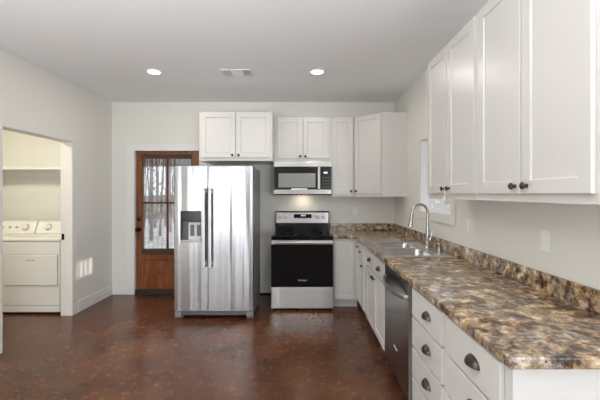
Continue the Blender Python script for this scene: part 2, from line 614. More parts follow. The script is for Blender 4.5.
# entry door casing and jamb
cs = MB()
cs.box(-2.512, -2.405, YB - 0.018, YB, 0, 2.15)
cs.box(-1.481, -1.374, YB - 0.018, YB, 0, 2.15)
cs.box(-2.405, -1.481, YB - 0.018, YB, 2.05, 2.15)
struct(cs.build('trim_5', 'trim', None, 0.002))
jb = MB()
jb.box(DX0, DX0 + 0.018, YB - 0.002, YB + 0.15, 0, DZ)
jb.box(DX1 - 0.018, DX1, YB - 0.002, YB + 0.15, 0, DZ)
jb.box(DX0, DX1, YB - 0.002, YB + 0.15, DZ - 0.014, DZ)
struct(jb.build('trim_6', 'trim', None, 0.002))
struct(box('trim_7', 'rubber', None, DX0 + 0.018, DX1 - 0.018, YB + 0.0, YB + 0.15, 0.0, 0.058, 0.003))
# baseboards
def base_profile(flip):
    return
struct(MB().box(XL, XL + 0.015, OY1 + 0.085, YB, 0, 0.14).build('baseboard_left', 'trim', None, 0.004))
struct(MB().box(XL, XL + 0.015, YR, OY0 - 0.085, 0, 0.14).build('baseboard_left_near', 'trim', None, 0.004))
struct(MB().box(XL + 0.015, -2.512, YB - 0.015, YB, 0, 0.14).build('baseboard_back', 'trim', None, 0.004))
struct(MB().box(-1.374, 0.372, YB - 0.008, YB, 0, 0.022).build('gap_strip', 'black'))  # dark strip standing in for the gap at the wall's foot

# ------------------------------------------------------------------ entry door
door = MB().slab([-2.40, -2.30, -1.61, -1.486], [0.060, 0.27, 0.49, 0.64, 1.945, 2.048], {(1, 1), (1, 3)}, 'xz', YB + 0.03, YB + 0.075).build('door_1', 'wood', None, 0.006)
struct(door)
MB().shaker(-2.302, -1.608, 0.268, 0.492, 0.02, 0.012, 0.008, YB + 0.062).build('panel', 'wood', door)
mu = MB()
mu.box(-1.966, -1.942, YB + 0.034, YB + 0.07, 0.64, 1.945)
mu.box(-2.30, -1.61, YB + 0.034, YB + 0.07, 1.293, 1.319)
mu.build('muntin', 'wood', door, 0.004)
box('pane', 'glass', door, -2.30, -1.61, YB + 0.05, YB + 0.054, 0.64, 1.945)
# deadbolt and knob: px (138,219) and (138,230)
MB().lathe([(0.031, 0), (0.031, 0.008), (0.022, 0.014), (0.0, 0.016)], (-2.357, YB + 0.03, 1.077), (0, -1, 0)).build('deadbolt', 'black', door, smooth=True)
MB().lathe([(0.032, 0), (0.032, 0.006), (0.013, 0.012), (0.013, 0.035), (0.026, 0.044), (0.030, 0.058), (0.022, 0.07), (0, 0.073)],
           (-2.357, YB + 0.03, 0.925), (0, -1, 0)).build('door_knob', 'black', door, smooth=True)

# woven blind on the door
bl = thing('woven_blind', 'brown woven reed blind hanging over the glass of the wooden door', 'blind', (-1.955, YB + 0.012, 0.58))
fb = MB()
hw = 0.352
top = 1.995 - 0.58
z = 0.0
while z < top:
    dense = z < 0.065 or z > top - 0.175
    h = 0.0085 if dense else 0.0035
    fb.box(-hw, hw, -0.0015, 0.0015, z, z + h)
    z += 0.0105 if dense else 0.0175
x = -hw
while x <= hw:
    fb.box(x - 0.0025, x + 0.0025, -0.003, 0.001, 0, top)
    x += hw / 19
fb.build('woven_fabric', 'blind', bl)
box('head_rail', 'blind', bl, -hw - 0.005, hw + 0.005, -0.006, 0.018, top - 0.02, top + 0.015, 0.003)
box('bottom_rail', 'blind', bl, -hw, hw, -0.008, 0.006, -0.012, 0.012, 0.003)

# ------------------------------------------------------------------ ceiling fixtures
def can_light(x, y, label):
    t = thing('ceiling_light', label, 'ceiling light', (x, y, ZC), 0, 'recessed ceiling lights')
    MB().lathe([(0.062, 0.0), (0.062, -0.008), (0.066, -0.011), (0.082, -0.006), (0.085, 0.0), (0.062, 0.0)], seg=28, caps=False).build('trim_ring', 'white', t, smooth=True)
    MB().lathe([(0.0, -0.007), (0.050, -0.008), (0.0615, -0.005), (0.0615, 0.0)], seg=28).build('lens', 'lamp', t, smooth=True)
    d = bpy.data.lights.new('can_lamp', 'AREA')
    d.shape = 'DISK'
    d.size = 0.11
    d.energy = 7
    d.color = (1.0, 0.95, 0.88)
    o = bpy.data.objects.new('can_lamp', d)
    o.parent = t
    o.location = (0, 0, -0.02)
    COL.objects.link(o)

can_light(-1.59, 3.76, 'lit round recessed ceiling light left of the air vent')
can_light(0.153, 3.76, 'lit round recessed ceiling light right of the air vent')
can_light(-1.59, 0.6, 'added round recessed ceiling light out of view on the left')  # this pair is out of view, added for more light
can_light(0.153, 0.6, 'added round recessed ceiling light out of view on the right')

v = thing('ceiling_vent', 'white rectangular metal air vent in the ceiling between the two lights', 'vent', (-0.71, 3.80, ZC))
MB().slab([-0.165, -0.14, 0.14, 0.165], [-0.105, -0.08, 0.08, 0.105], {(1, 1)}, 'xy', -0.008, 0.0).build('frame', 'vent', v, 0.002)
box('throat', 'ventdark', v, -0.14, 0.14, -0.08, 0.08, -0.002, -0.0005)
for (x0, x1, tilt, axis) in ((-0.138, -0.062, 40, 'y'), (-0.054, 0.066, 28, 'x'), (0.074, 0.138, -40, 'y')):
    lv = MB()
    if axis == 'y':
        xx = x0 + 0.006
        while xx < x1:
            s = 0.008 if tilt > 0 else -0.008
            lv.prism([(xx - s, -0.010), (xx - s + 0.0015, -0.010), (xx + s + 0.0015, -0.002), (xx + s, -0.002)], 'y', -0.08, 0.08)
            xx += 0.013 if tilt > 0 else 0.018
    else:
        yy = -0.074
        while yy < 0.078:
            lv.prism([(yy - 0.007, -0.003), (yy - 0.0055, -0.003), (yy + 0.0085, -0.009), (yy + 0.007, -0.009)], 'x', x0, x1)
            yy += 0.012
    lv.build('louver', 'vent', v)
b = MB()
b.box(-0.062, -0.054, -0.08, 0.08, -0.009, -0.002)
b.build('divider', 'vent', v)
box('divider', 'vent', v, 0.066, 0.074, -0.08, 0.08, -0.009, -0.002)

# ------------------------------------------------------------------ cabinets
def knob(parent, x, z, y=-0.019):
    MB().lathe([(0.0095, 0.0), (0.0075, 0.004), (0.0055, 0.010), (0.008, 0.014), (0.0155, 0.018), (0.0165, 0.023), (0.012, 0.028), (0, 0.030)],
               (x, y, z), (0, -1, 0), 14).build('knob', 'bronze', parent, smooth=True)

def cup_pull(parent, x, z, y=-0.019):
    """half-dome bin pull, open below"""
    b = MB()
    W, D, H = 0.049, 0.030, 0.034
    nu, nv = 14, 7
    grids = []
    for sc in (1.0, 0.9):
        g = []
        for j in range(nv + 1):
            row = []
            ph = (math.pi / 2) * j / nv
            for i in range(nu + 1):
                th = math.pi * i / nu
                px = -W * sc * math.cos(th) * math.cos(ph * 0.0 + 0) if False else -W * sc * math.cos(th)
                prof = math.sin(th)
                py = -D * sc * prof * math.cos(ph)
                pz = H * sc * (prof ** 0.8) * math.sin(ph) if prof > 0 else 0
                row.append(b.bm.verts.new((x + px, y + py, z - 0.012 + pz)))
            g.append(row)
        grids.append(g)
    for g in grids:
        for j in range(nv):
            for i in range(nu):
                b.bm.faces.new((g[j][i], g[j][i + 1], g[j + 1][i + 1], g[j + 1][i]))
    o, n = grids
    for i in range(nu):
        b.bm.faces.new((o[0][i], o[0][i + 1], n[0][i + 1], n[0][i]))
    # thin flange behind
    pts = [(x - 0.052, z - 0.014)]
    for i in range(13):
        a = math.pi * (1 - i / 12)
        pts.append((x + 0.052 * math.cos(a), z - 0.012 + 0.037 * math.sin(a) ** 0.9 if math.sin(a) > 0 else z - 0.012))
    pts.append((x + 0.052, z - 0.014))
    b.prism(pts, 'y', y - 0.002, y)
    b.build('cup_pull', 'bronze', parent, smooth=True)

def shaker_door(parent, x0, x1, z0, z1, kx=None, kz=None, name='door', stile=0.058):
    d = MB().shaker(x0, x1, z0, z1, 0.019, stile).build(name, 'cab', parent)
    if kx is not None:
        knob(d, kx, kz)
    return d

def drawer_front(parent, x0, x1, z0, z1, pulls, kind='cup'):
    d = MB().box(x0, x1, -0.019, 0.0, z0, z1).build('drawer', 'cab', parent, 0.003)
    for p in pulls:
        (cup_pull if kind == 'cup' else knob)(d, p, (z0 + z1) / 2)
    return d

def wall_cabinet(label, loc, rz, wdt, z0, z1, depth, doors, group, kdrop=0.035):
    """doors: list of (x0,x1, knob x)"""
    t = thing('wall_cabinet', label, 'cabinet', (loc[0], loc[1], 0), rz, group)
    MB().box(0, wdt, 0, depth, z0, z1).build('carcass', 'cab', t, 0.0015)
    for (a, b, k) in doors:
        shaker_door(t, a, b, z0 + 0.038, z1 - 0.014, k, z0 + 0.038 + kdrop)
    return t

ZT = 2.466
# above the fridge: 24 in deep
wall_cabinet('wide white two-door wall cabinet mounted above the refrigerator', (-1.300, 4.42), 0, 0.915, 1.852, ZT, YB - 4.42,
             [(0.022, 0.452, 0.418), (0.463, 0.893, 0.497)], 'wall cabinets on the back wall', 0.03)
# above the microwave
wall_cabinet('short white two-door wall cabinet directly above the microwave', (-0.383, 4.725), 0, 0.757, 1.873, ZT, YB - 4.725,
             [(0.040, 0.374, 0.345), (0.386, 0.722, 0.415)], 'wall cabinets on the back wall', 0.025)
# single door right of the microwave
wall_cabinet('tall narrow white single-door wall cabinet right of the microwave', (0.376, 4.725), 0, 0.313, 1.40, ZT, YB - 4.725,
             [(0.014, 0.296, 0.262)], 'wall cabinets on the back wall')
# diagonal corner cabinet
t = thing('wall_cabinet', 'tall white diagonal corner wall cabinet where the back and right walls meet', 'cabinet', (0.691, 4.725, 0), 0, 'wall cabinets on the back wall')
cx, cy = 0.307, -0.305
MB().prism([(0, 0), (cx, cy), (XR - 0.691, cy), (XR - 0.691, YB - 4.725), (0, YB - 4.725)], 'z', 1.40, ZT).build('carcass', 'cab', t, 0.0015)
dl = math.hypot(cx, cy)
mt = Matrix.Rotation(math.atan2(cy, cx), 4, 'Z')
d = MB().shaker(0.014, dl - 0.014, 1.438, ZT - 0.014, 0.019, 0.058).build('door', 'cab', t, matrix=mt)
kb = MB().lathe([(0.0095, 0.0), (0.0075, 0.004), (0.0055, 0.010), (0.008, 0.014), (0.0155, 0.018), (0.0165, 0.023), (0.012, 0.028), (0, 0.030)],
                (0.048, -0.019, 1.473), (0, -1, 0), 14).build('knob', 'bronze', d, smooth=True, matrix=mt)

# right wall: two double-door cabinets, frame plane at X = 1.004
RZ = -math.pi / 2
XF = 1.004
wall_cabinet('tall white two-door wall cabinet on the right wall, beside the window', (XF, 2.815), RZ, 0.803, 1.40, 2.476, XR - XF,
             [(0.026, 0.396, 0.360), (0.408, 0.782, 0.446)], 'wall cabinets on the right wall')
wall_cabinet('tall white two-door wall cabinet on the right wall, nearest to the viewer', (XF, 2.010), RZ, 0.825, 1.40, 2.476, XR - XF,
             [(0.024, 0.410, 0.376), (0.422, 0.806, 0.462)], 'wall cabinets on the right wall')
tas = thing('cord_tassel', 'small cream cord with a tassel hanging from a cabinet door knob by the window', 'tassel', (0.950, 2.362, 1.388))
MB().tube([(0, 0, 0.085), (0, 0, 0.06), (0.001, 0, 0.03)], 0.003, 6).build('cord', 'cord', tas)
MB().lathe([(0.004, 0.032), (0.010, 0.022), (0.012, 0.006), (0.009, -0.004), (0, -0.006)], (0, 0, 0), (0, 0, 1), 12).build('tassel', 'cord', tas, smooth=True)

# base cabinets -------------------------------------------------------
BF = 0.694          # frame plane X of the right run
KICK = 0.10
def base_carcass(t, x0, x1, depth, ztop=0.874, kick_mat='cab', open_top=None):
    b = MB()
    if open_top is None:
        b.prism([(0, KICK), (0, ztop), (depth, ztop), (depth, 0), (0.07, 0), (0.07, KICK)], 'x', x0, x1)
    else:
        b.prism([(0, KICK), (0, open_top), (depth, open_top), (depth, 0), (0.07, 0), (0.07, KICK)], 'x', x0, x1)
        b.box(x0, x1, 0, 0.018, open_top, ztop)
        b.box(x0, x0 + 0.018, 0.018, depth, open_top, ztop)
        b.box(x1 - 0.018, x1, 0.018, depth, open_top, ztop)
    return b.build('carcass', 'cab', t, 0.0015)

# back run, right of the stove
t = thing('base_cabinet', 'narrow white single-door base cabinet between the stove and the corner', 'cabinet', (0.376, 4.42, 0), 0, 'base cabinets')
base_carcass(t, 0, 0.316, YB - 4.42)
shaker_door(t, 0.016, 0.262, 0.125, 0.845, stile=0.05)
# right run far end
t = thing('base_cabinet', 'white base cabinet with one drawer over one door, in the inner corner', 'cabinet', (BF, 4.400, 0), RZ, 'base cabinets')
b = MB()
b.prism([(0, KICK), (0, 0.874), (XR - 0.004 - BF, 0.874), (XR - 0.004 - BF, 0), (0.07, 0), (0.07, KICK)], 'x', -0.60, 0.608)
b.build('carcass', 'cab', t, 0.0015)
d = shaker_door(t, 0.012, 0.135, 0.125, 0.845, 0.10, 0.79, stile=0.03)
drawer_front(t, 0.150, 0.448, 0.675, 0.845, [0.300], 'knob')
shaker_door(t, 0.150, 0.448, 0.125, 0.660, 0.412, 0.62)
# sink base
t = thing('base_cabinet', 'white sink base cabinet with two false drawers over two doors', 'cabinet', (BF, 3.790, 0), RZ, 'base cabinets')
base_carcass(t, 0, 0.872, XR - 0.004 - BF, open_top=0.66)
drawer_front(t, 0.020, 0.430, 0.690, 0.850, [0.225])
drawer_front(t, 0.442, 0.852, 0.690, 0.850, [0.660])
shaker_door(t, 0.020, 0.430, 0.125, 0.675, 0.395, 0.635)
shaker_door(t, 0.442, 0.852, 0.125, 0.675, 0.477, 0.635)
# drawer stacks
ZD = [(0.125, 0.306), (0.318, 0.492), (0.504, 0.678), (0.690, 0.858)]
def drawer_stack(label, y0, wdt, x0, x1):
    t = thing('drawer_cabinet', label, 'cabinet', (BF, y0, 0), RZ, 'base cabinets')
    base_carcass(t, 0, wdt, XR - 0.004 - BF)
    for (a, b2) in ZD:
        drawer_front(t, x0, x1, a, b2, [(x0 + x1) / 2 + (0.04 if wdt < 0.51 else 0.04)])
    return t
ds = drawer_stack('white four-drawer base cabinet next to the dishwasher', 2.218, 0.527, 0.036, 0.500)
for zz in (0.640, 0.450, 0.256):
    MB().lathe([(0.006, 0), (0.006, 0.004), (0.003, 0.007), (0, 0.007)], (0.015, 0, zz), (0, -1, 0), 10).build('bumper', 'black', ds)
drawer_stack('white four-drawer base cabinet at the near end of the counter', 1.690, 0.525, 0.030, 0.481)
# plain finished end panel is the carcass side of the last cabinet

# ------------------------------------------------------------------ countertop
CT0, CT1 = 0.874, 0.914
SX0, SX1, SY0, SY1 = 0.735, 1.225, 2.93, 3.78      # sink cut-out
ct = thing('countertop', 'long L-shaped brown granite-look laminate countertop along the back and right walls', 'countertop', (0, 0, 0))
XC = 0.662
yb0 = 4.382
xs = [0.377, XC, SX0, SX1, XR - 0.003]
ys = [1.125, SY0, SY1, yb0, YB - 0.003]
holes = {(0, 0), (0, 1), (0, 2), (2, 1)}
MB().slab(xs, ys, holes, 'xy', CT0, CT1).build('worktop', 'counter', ct, 0.006, seg=3)
bs = MB().slab([0.377, XR - 0.02, XR - 0.003], [1.125, YB - 0.02, YB - 0.003], {(0, 0)}, 'xy', CT1, 1.016)
bs.build('backsplash', 'counter', ct, 0.004)

# ------------------------------------------------------------------ sink and taps
sk = thing('sink', 'stainless double-bowl drop-in sink set in the counter below the window', 'sink', (0, 0, CT1))
def rrect(cx, cy, hx, hy, r, seg=5):
    out = []
    for (sx, sy, a0) in ((1, 1, 0), (-1, 1, 90), (-1, -1, 180), (1, -1, 270)):
        for k in range(seg + 1):
            a = R(a0 + 90 * k / seg)
            out.append((cx + sx * (hx - r) + r * math.cos(a), cy + sy * (hy - r) + r * math.sin(a)))
    return out
ox0, ox1, oy0, oy1 = 0.712, 1.248, 2.905, 3.805
bowls = [(0.770, 1.115, 3.395, 3.745), (0.770, 1.115, 2.965, 3.335)]
xsg = [ox0, 0.765, 1.120, ox1]
ysg = [oy0, 2.960, 3.340, 3.390, 3.750, oy1]
rim = MB().slab(xsg, ysg, {(1, 1), (1, 3)}, 'xy', 0.0, 0.006)
rim.build('rim', 'sink', sk, 0.003)
for (x0, x1, y0, y1) in bowls:
    mcx, mcy, hx, hy = (x0 + x1) / 2, (y0 + y1) / 2, (x1 - x0) / 2, (y1 - y0) / 2
    b = MB()
    n6 = 6
    corner = rrect(mcx, mcy, hx + 0.007, hy + 0.007, 0.0001)
    loops = [(corner, 0.0055), (rrect(mcx, mcy, hx, hy, 0.055), 0.004), (rrect(mcx, mcy, hx - 0.006, hy - 0.006, 0.055), -0.01),
             (rrect(mcx, mcy, hx - 0.018, hy - 0.018, 0.055), -0.15), (rrect(mcx, mcy, hx - 0.035, hy - 0.035, 0.05), -0.175),
             (rrect(mcx, mcy, hx - 0.07, hy - 0.07, 0.04), -0.182)]
    rows = [[b.bm.verts.new((p[0], p[1], zz)) for p in pts] for pts, zz in loops]
    for r0, r1 in zip(rows, rows[1:]):
        k = len(r0)
        for i in range(k):
            b.bm.faces.new((r0[i], r0[(i + 1) % k], r1[(i + 1) % k], r1[i]))
    b.bm.faces.new(rows[-1])
    bo = b.build('bowl', 'bowl', sk, smooth=True)
    MB().lathe([(0.042, -0.1815), (0.042, -0.178), (0.03, -0.177), (0.012, -0.1785), (0, -0.1785)], (mcx, mcy, 0), (0, 0, 1), 18).build('drain', 'chrome', bo, smooth=True)

fc = thing('faucet', 'tall brushed-nickel gooseneck faucet with pull-down spray head behind the sink', 'faucet', (1.19, 3.36, CT1 + 0.006))
MB().lathe([(0.030, 0), (0.030, 0.006), (0.024, 0.012), (0.023, 0.10), (0.0235, 0.118), (0.017, 0.125), (0.0155, 0.20)], seg=18).build('body', 'chrome', fc, smooth=True)
pts = [(0, 0, 0.19), (0, 0, 0.26), (0, 0, 0.33)]
Rr = 0.074
for k in range(1, 13):
    a = math.pi * 0.93 * k / 12
    pts.append((-Rr + Rr * math.cos(a), -0.01 * k / 12, 0.342 + Rr * math.sin(a)))
e = Vector(pts[-1])
dn = Vector((-0.16, -0.02, -1)).normalized()
pts.append(tuple(e + dn * 0.05))
MB().tube(pts, 0.0125, 12).build('neck', 'chrome', fc, smooth=True)
h0 = e + dn * 0.03
MB().lathe([(0.0135, 0), (0.0155, 0.01), (0.017, 0.05), (0.0225, 0.115), (0.0225, 0.127), (0.018, 0.129), (0, 0.129)], h0, dn, 16).build('spray_head', 'chrome', fc, smooth=True)
MB().tube([h0 + Vector((-0.016, -0.008, -0.05)), h0 + Vector((-0.019, -0.010, -0.085))], [0.006, 0.007], 8).build('spray_button', 'black', fc, smooth=True)
hd = MB()
hd.tube([(0.0, -0.02, 0.085), (0.004, -0.046, 0.088)], 0.016, 12)
hd.tube([(0.004, -0.050, 0.080), (0.016, -0.054, 0.13), (0.022, -0.058, 0.175)], [0.009, 0.007, 0.006], 8)
hd.build('lever', 'chrome', fc, smooth=True)
sd = thing('soap_dispenser', 'short brushed-nickel soap dispenser on the sink deck nearer than the faucet', 'soap dispenser', (1.185, 3.06, CT1 + 0.006))
MB().lathe([(0.022, 0), (0.022, 0.006), (0.015, 0.012), (0.014, 0.05), (0.019, 0.056), (0.019, 0.082), (0.012, 0.09), (0, 0.09)], seg=16).build('pump', 'chrome', sd, smooth=True)
MB().tube([(0, 0, 0.075), (-0.035, 0, 0.082), (-0.05, 0, 0.072)], 0.0055, 8).build('spout', 'chrome', sd, smooth=True)

# ------------------------------------------------------------------ dishwasher
dw = thing('dishwasher', 'stainless dishwasher with bowed bar handle built under the counter', 'dishwasher', (0.672, 2.893, 0), RZ)
DWW = 0.648
MB().box(0.004, DWW - 0.004, 0.045, XR - 0.672 - 0.03, 0.02, 0.868).build('tub', 'grey', dw)
dd = MB().box(0, DWW, 0.0, 0.043, 0.105, 0.862).build('door', 'dimmedsteel', dw, 0.005)
box('control_strip', 'black', dd, 0.004, DWW - 0.004, 0.002, 0.04, 0.862, 0.869)
box('toe_panel', 'black', dw, 0.01, DWW - 0.01, 0.06, 0.09, 0.0, 0.10)
box('edge_strip', 'steel2', dd, DWW, DWW + 0.003, 0.001, 0.042, 0.106, 0.861)
pts = []
for k in range(13):
    u = k / 12
    pts.append((0.03 + u * (DWW - 0.06), -0.012 - 0.040 * math.sin(math.pi * u) ** 0.8, 0.765 - 0.012 * math.sin(math.pi * u)))
hdl = MB().tube([(0.03, 0.002, 0.765)] + pts + [(DWW - 0.03, 0.002, 0.765)], 0.013, 10, squash=(1.3, 0.7))
hdl.build('handle', 'steel2', dd, smooth=True)
text('logo', 'Whirlpool', 0.022, 'logo', dd, (0.335, -0.0008, 0.318), (R(90), 0, 0))

# ------------------------------------------------------------------ stove
SXC = -0.011
st = thing('stove', 'freestanding stainless electric stove with black glass oven door', 'stove', (SXC, 4.32, 0))
SW = 0.380
MB().box(-SW + 0.004, SW - 0.004, 0.05, 0.64, 0.03, 0.872).build('body', 'grey', st, 0.003)
for sx in (-1, 1):
    for yy in (0.09, 0.60):
        MB().lathe([(0.018, 0), (0.018, 0.02), (0.01, 0.022), (0.01, 0.032)], (sx * 0.33, yy, 0), seg=12).build('foot', 'black', st)
ck = MB().box(-SW, SW, 0.0, 0.60, 0.873, 0.918).build('cooktop', 'blackglass', st, 0.006)
for (bx, by, br) in ((-0.19, 0.16, 0.11), (0.19, 0.16, 0.09), (-0.19, 0.43, 0.08), (0.19, 0.43, 0.11)):
    b = MB()
    b.lathe([(br, 0.9182), (br, 0.9186), (br - 0.004, 0.9186), (br - 0.004, 0.9182)], (bx, by, 0), seg=36)
    b.build('burner', 'grey', ck, smooth=False)
# backguard
bgd = MB().prism([(0.595, 0.872), (0.595, 1.000), (0.607, 1.182), (0.622, 1.192), (0.665, 1.192), (0.665, 0.872)], 'x', -0.373, 0.373).build('backguard', 'black', st, 0.004)
def guard_mat():
    a = math.atan2(0.012, 0.182)
    return Matrix.Translation((0, 0.5965, 1.03)) @ Matrix.Rotation(-a, 4, 'X')
gm = guard_mat()
MB().box(-0.365, 0.365, -0.006, 0.004, 0.0, 0.145).build('control_panel', 'steel2', bgd, 0.002, matrix=gm)
MB().box(-0.115, 0.130, -0.009, -0.004, 0.068, 0.122).build('display', 'blackglass', bgd, 0.001, matrix=gm)
b = MB()
for k in range(4):
    b.box(-0.015 + k * 0.017, -0.006 + k * 0.017, -0.0097, -0.0088, 0.094, 0.112)
b.build('display_light', 'lit', bgd, matrix=gm)
for kx in (-0.312, -0.228, 0.215, 0.300):
    b = MB().lathe([(0.026, 0.004), (0.026, 0.012), (0.022, 0.016), (0.020, 0.034), (0.017, 0.037), (0, 0.037)], (kx, 0, 0.086), (0, -1, 0), 18)
    b.box(kx - 0.003, kx + 0.003, -0.042, -0.034, 0.068, 0.104)
    b.build('control_knob', 'steel2', bgd, smooth=True, matrix=gm)
# oven door
od = MB().box(-SW, SW, 0.0, 0.048, 0.292, 0.868).build('oven_door', 'blackglass', st, 0.004)
box('door_top_band', 'steel2', od, -SW + 0.001, SW - 0.001, -0.004, 0.004, 0.815, 0.866, 0.002)
box('window', M['blackglass'], od, -0.235, 0.250, -0.0025, 0.001, 0.40, 0.76, 0.001)
hb = MB().tube([(-0.34, -0.045, 0.842), (0.34, -0.045, 0.842)], 0.013, 12, squash=(1.25, 0.8))
for sx in (-1, 1):
    hb.box(sx * 0.335 - 0.012, sx * 0.335 + 0.012, -0.045, 0.0, 0.832, 0.852)
hb.build('handle', 'steel2', od, smooth=True)
text('logo', 'Whirlpool', 0.026, 'logo', od, (0.004, -0.003, 0.375), (R(90), 0, 0))
dr = MB().box(-SW, SW, 0.0, 0.05, 0.03, 0.286).build('drawer', 'drawersteel', st, 0.004)

# ------------------------------------------------------------------ microwave
mw = thing('microwave', 'stainless over-the-range microwave with black window above the stove', 'microwave', (-0.004, 4.63, 1.420))
MH = 0.444
MB().box(-0.380, 0.380, 0.03, 0.399, 0.012, MH).build('body', 'fridgeside', mw, 0.003)
MB().box(-0.378, 0.378, 0.0, 0.38, 0.0, 0.012).build('base_plate', 'black', mw, 0.002)
MB().box(-0.380, 0.380, 0.0, 0.03, 0.374, MH).build('vent_band', 'steel2', mw, 0.003)
MB().box(-0.380, 0.380, 0.0, 0.03, 0.013, 0.073).build('lower_band', 'steel2', mw, 0.003)
md = MB().box(-0.372, 0.232, -0.004, 0.03, 0.0745, 0.3725).build('door', 'black', mw, 0.003)
box('window', 'mesh', md, -0.318, 0.168, -0.0065, -0.003, 0.100, 0.285, 0.001)
hb = MB().box(0.196, 0.230, -0.040, -0.028, 0.080, 0.366)
hb.box(0.205, 0.222, -0.030, -0.002, 0.085, 0.105)
hb.box(0.205, 0.222, -0.030, -0.002, 0.340, 0.360)
hb.build('handle', 'steel2', md, 0.004)
cp = MB().box(0.236, 0.372, -0.004, 0.03, 0.0745, 0.3725).build('control_panel', 'black', mw, 0.003)
box('display', 'lit', cp, 0.275, 0.325, -0.006, -0.003, 0.285, 0.305)
for r in range(4):
    for c in range(3):
        box('key', 'grey', cp, 0.262 + c * 0.033, 0.282 + c * 0.033, -0.0055, -0.003, 0.10 + r * 0.040, 0.112 + r * 0.040)
box('label_strip', 'white', md, -0.150, 0.060, -0.007, -0.002, 0.068, 0.090)
# work lamp beneath it
wl = box('work_lamp', 'lamp', mw, -0.06, 0.06, 0.22, 0.27, -0.001, 0.002)
d = bpy.data.lights.new('work_light', 'AREA')
d.shape = 'RECTANGLE'
d.size, d.size_y = 0.12, 0.05
d.energy = 0.28
d.color = (1.0, 0.80, 0.55)
o = bpy.data.objects.new('work_light', d)
o.parent = mw
o.location = (0, 0.27, -0.008)
o.rotation_euler = (R(20), 0, 0)
COL.objects.link(o)

# ------------------------------------------------------------------ refrigerator
fr = thing('refrigerator', 'stainless side-by-side refrigerator with water and ice dispenser in left door', 'refrigerator', (-1.0255, 4.032, 0))
FW = 0.4525
GAP = -0.0655
MB().box(-FW + 0.003, FW - 0.003, 0.075, 0.690, 0.035, 1.742).build('cabinet', 'fridgeside', fr, 0.004)
# left door with the dispenser opening
dx0, dx1, dz0, dz1 = -0.382, -0.145, 0.885, 1.235
ld = MB().slab([-FW, dx0, dx1, GAP - 0.003], [0.088, dz0, dz1, 1.759], {(1, 1)}, 'xz', 0.0, 0.070).build('door', 'steel', fr, 0.006)
rd = MB().box(GAP + 0.003, FW, 0.0, 0.070, 0.088, 1.759).build('door', 'steel', fr, 0.006)
b = MB()
b.box(dx0, dx1, 0.064, 0.068, dz0, dz1)
b.box(dx0, dx0 + 0.003, 0.004, 0.066, dz0, dz1)
b.box(dx1 - 0.003, dx1, 0.004, 0.066, dz0, dz1)
b.box(dx0, dx1, 0.004, 0.066, dz1 - 0.003, dz1)
b.box(dx0, dx1, 0.004, 0.066, dz0, dz0 + 0.003)
b.build('dispenser_recess', 'grey', ld)
box('dispenser_display', 'black', ld, dx0 + 0.003, dx1 - 0.003, 0.002, 0.03, 1.125, dz1 - 0.003, 0.002)
box('dispenser_panel', 'lightgrey', ld, -0.300, -0.150, 0.040, 0.062, 0.905, 1.105, 0.003)
for px in (-0.272, -0.197):
    box('paddle', 'grey', ld, px - 0.003, px + 0.040, 0.028, 0.042, 0.950, 1.080, 0.004)
box('drip_tray', 'lightgrey', ld, dx0 + 0.004, dx1 - 0.004, -0.004, 0.06, dz0 + 0.001, dz0 + 0.018, 0.003)
for (dr_, hx) in ((ld, -0.102), (rd, -0.030)):
    h = MB()
    h.box(hx - 0.017, hx + 0.017, -0.062, -0.042, 0.600, 1.498)
    h.box(hx - 0.012, hx + 0.012, -0.045, 0.002, 0.625, 0.660)
    h.box(hx - 0.012, hx + 0.012, -0.045, 0.002, 1.440, 1.475)
    h.build('handle', 'steel2', dr_, 0.006)
text('logo', 'Whirlpool', 0.026, 'logodark', rd, (0.335, -0.0008, 1.690), (R(90), 0, 0))
g = MB().box(-FW + 0.08, FW - 0.08, 0.030, 0.075, 0.036, 0.080)
for k in range(3):
    g.box(-FW + 0.085, FW - 0.085, 0.024, 0.031, 0.042 + k * 0.013, 0.049 + k * 0.013)
g.build('kick_grille', 'grey', fr, 0.002)
for sx in (-1, 1):
    MB().prism([(0.018, 0.085), (0.10, 0.085), (0.10, 0.0), (0.040, 0.0), (0.018, 0.03)], 'x', sx * (FW - 0.04) - 0.038, sx * (FW - 0.04) + 0.038).build('foot_cover', 'fridgeside', fr, 0.003)
    MB().box(sx * (FW - 0.05) - 0.045, sx * (FW - 0.05) + 0.045, 0.015, 0.17, 1.743, 1.768).build('hinge_cover', 'grey', fr, 0.004)
MB().box(-0.40, 0.40, 0.60, 0.66, 0.0, 0.035).build('rear_support', 'black', fr)

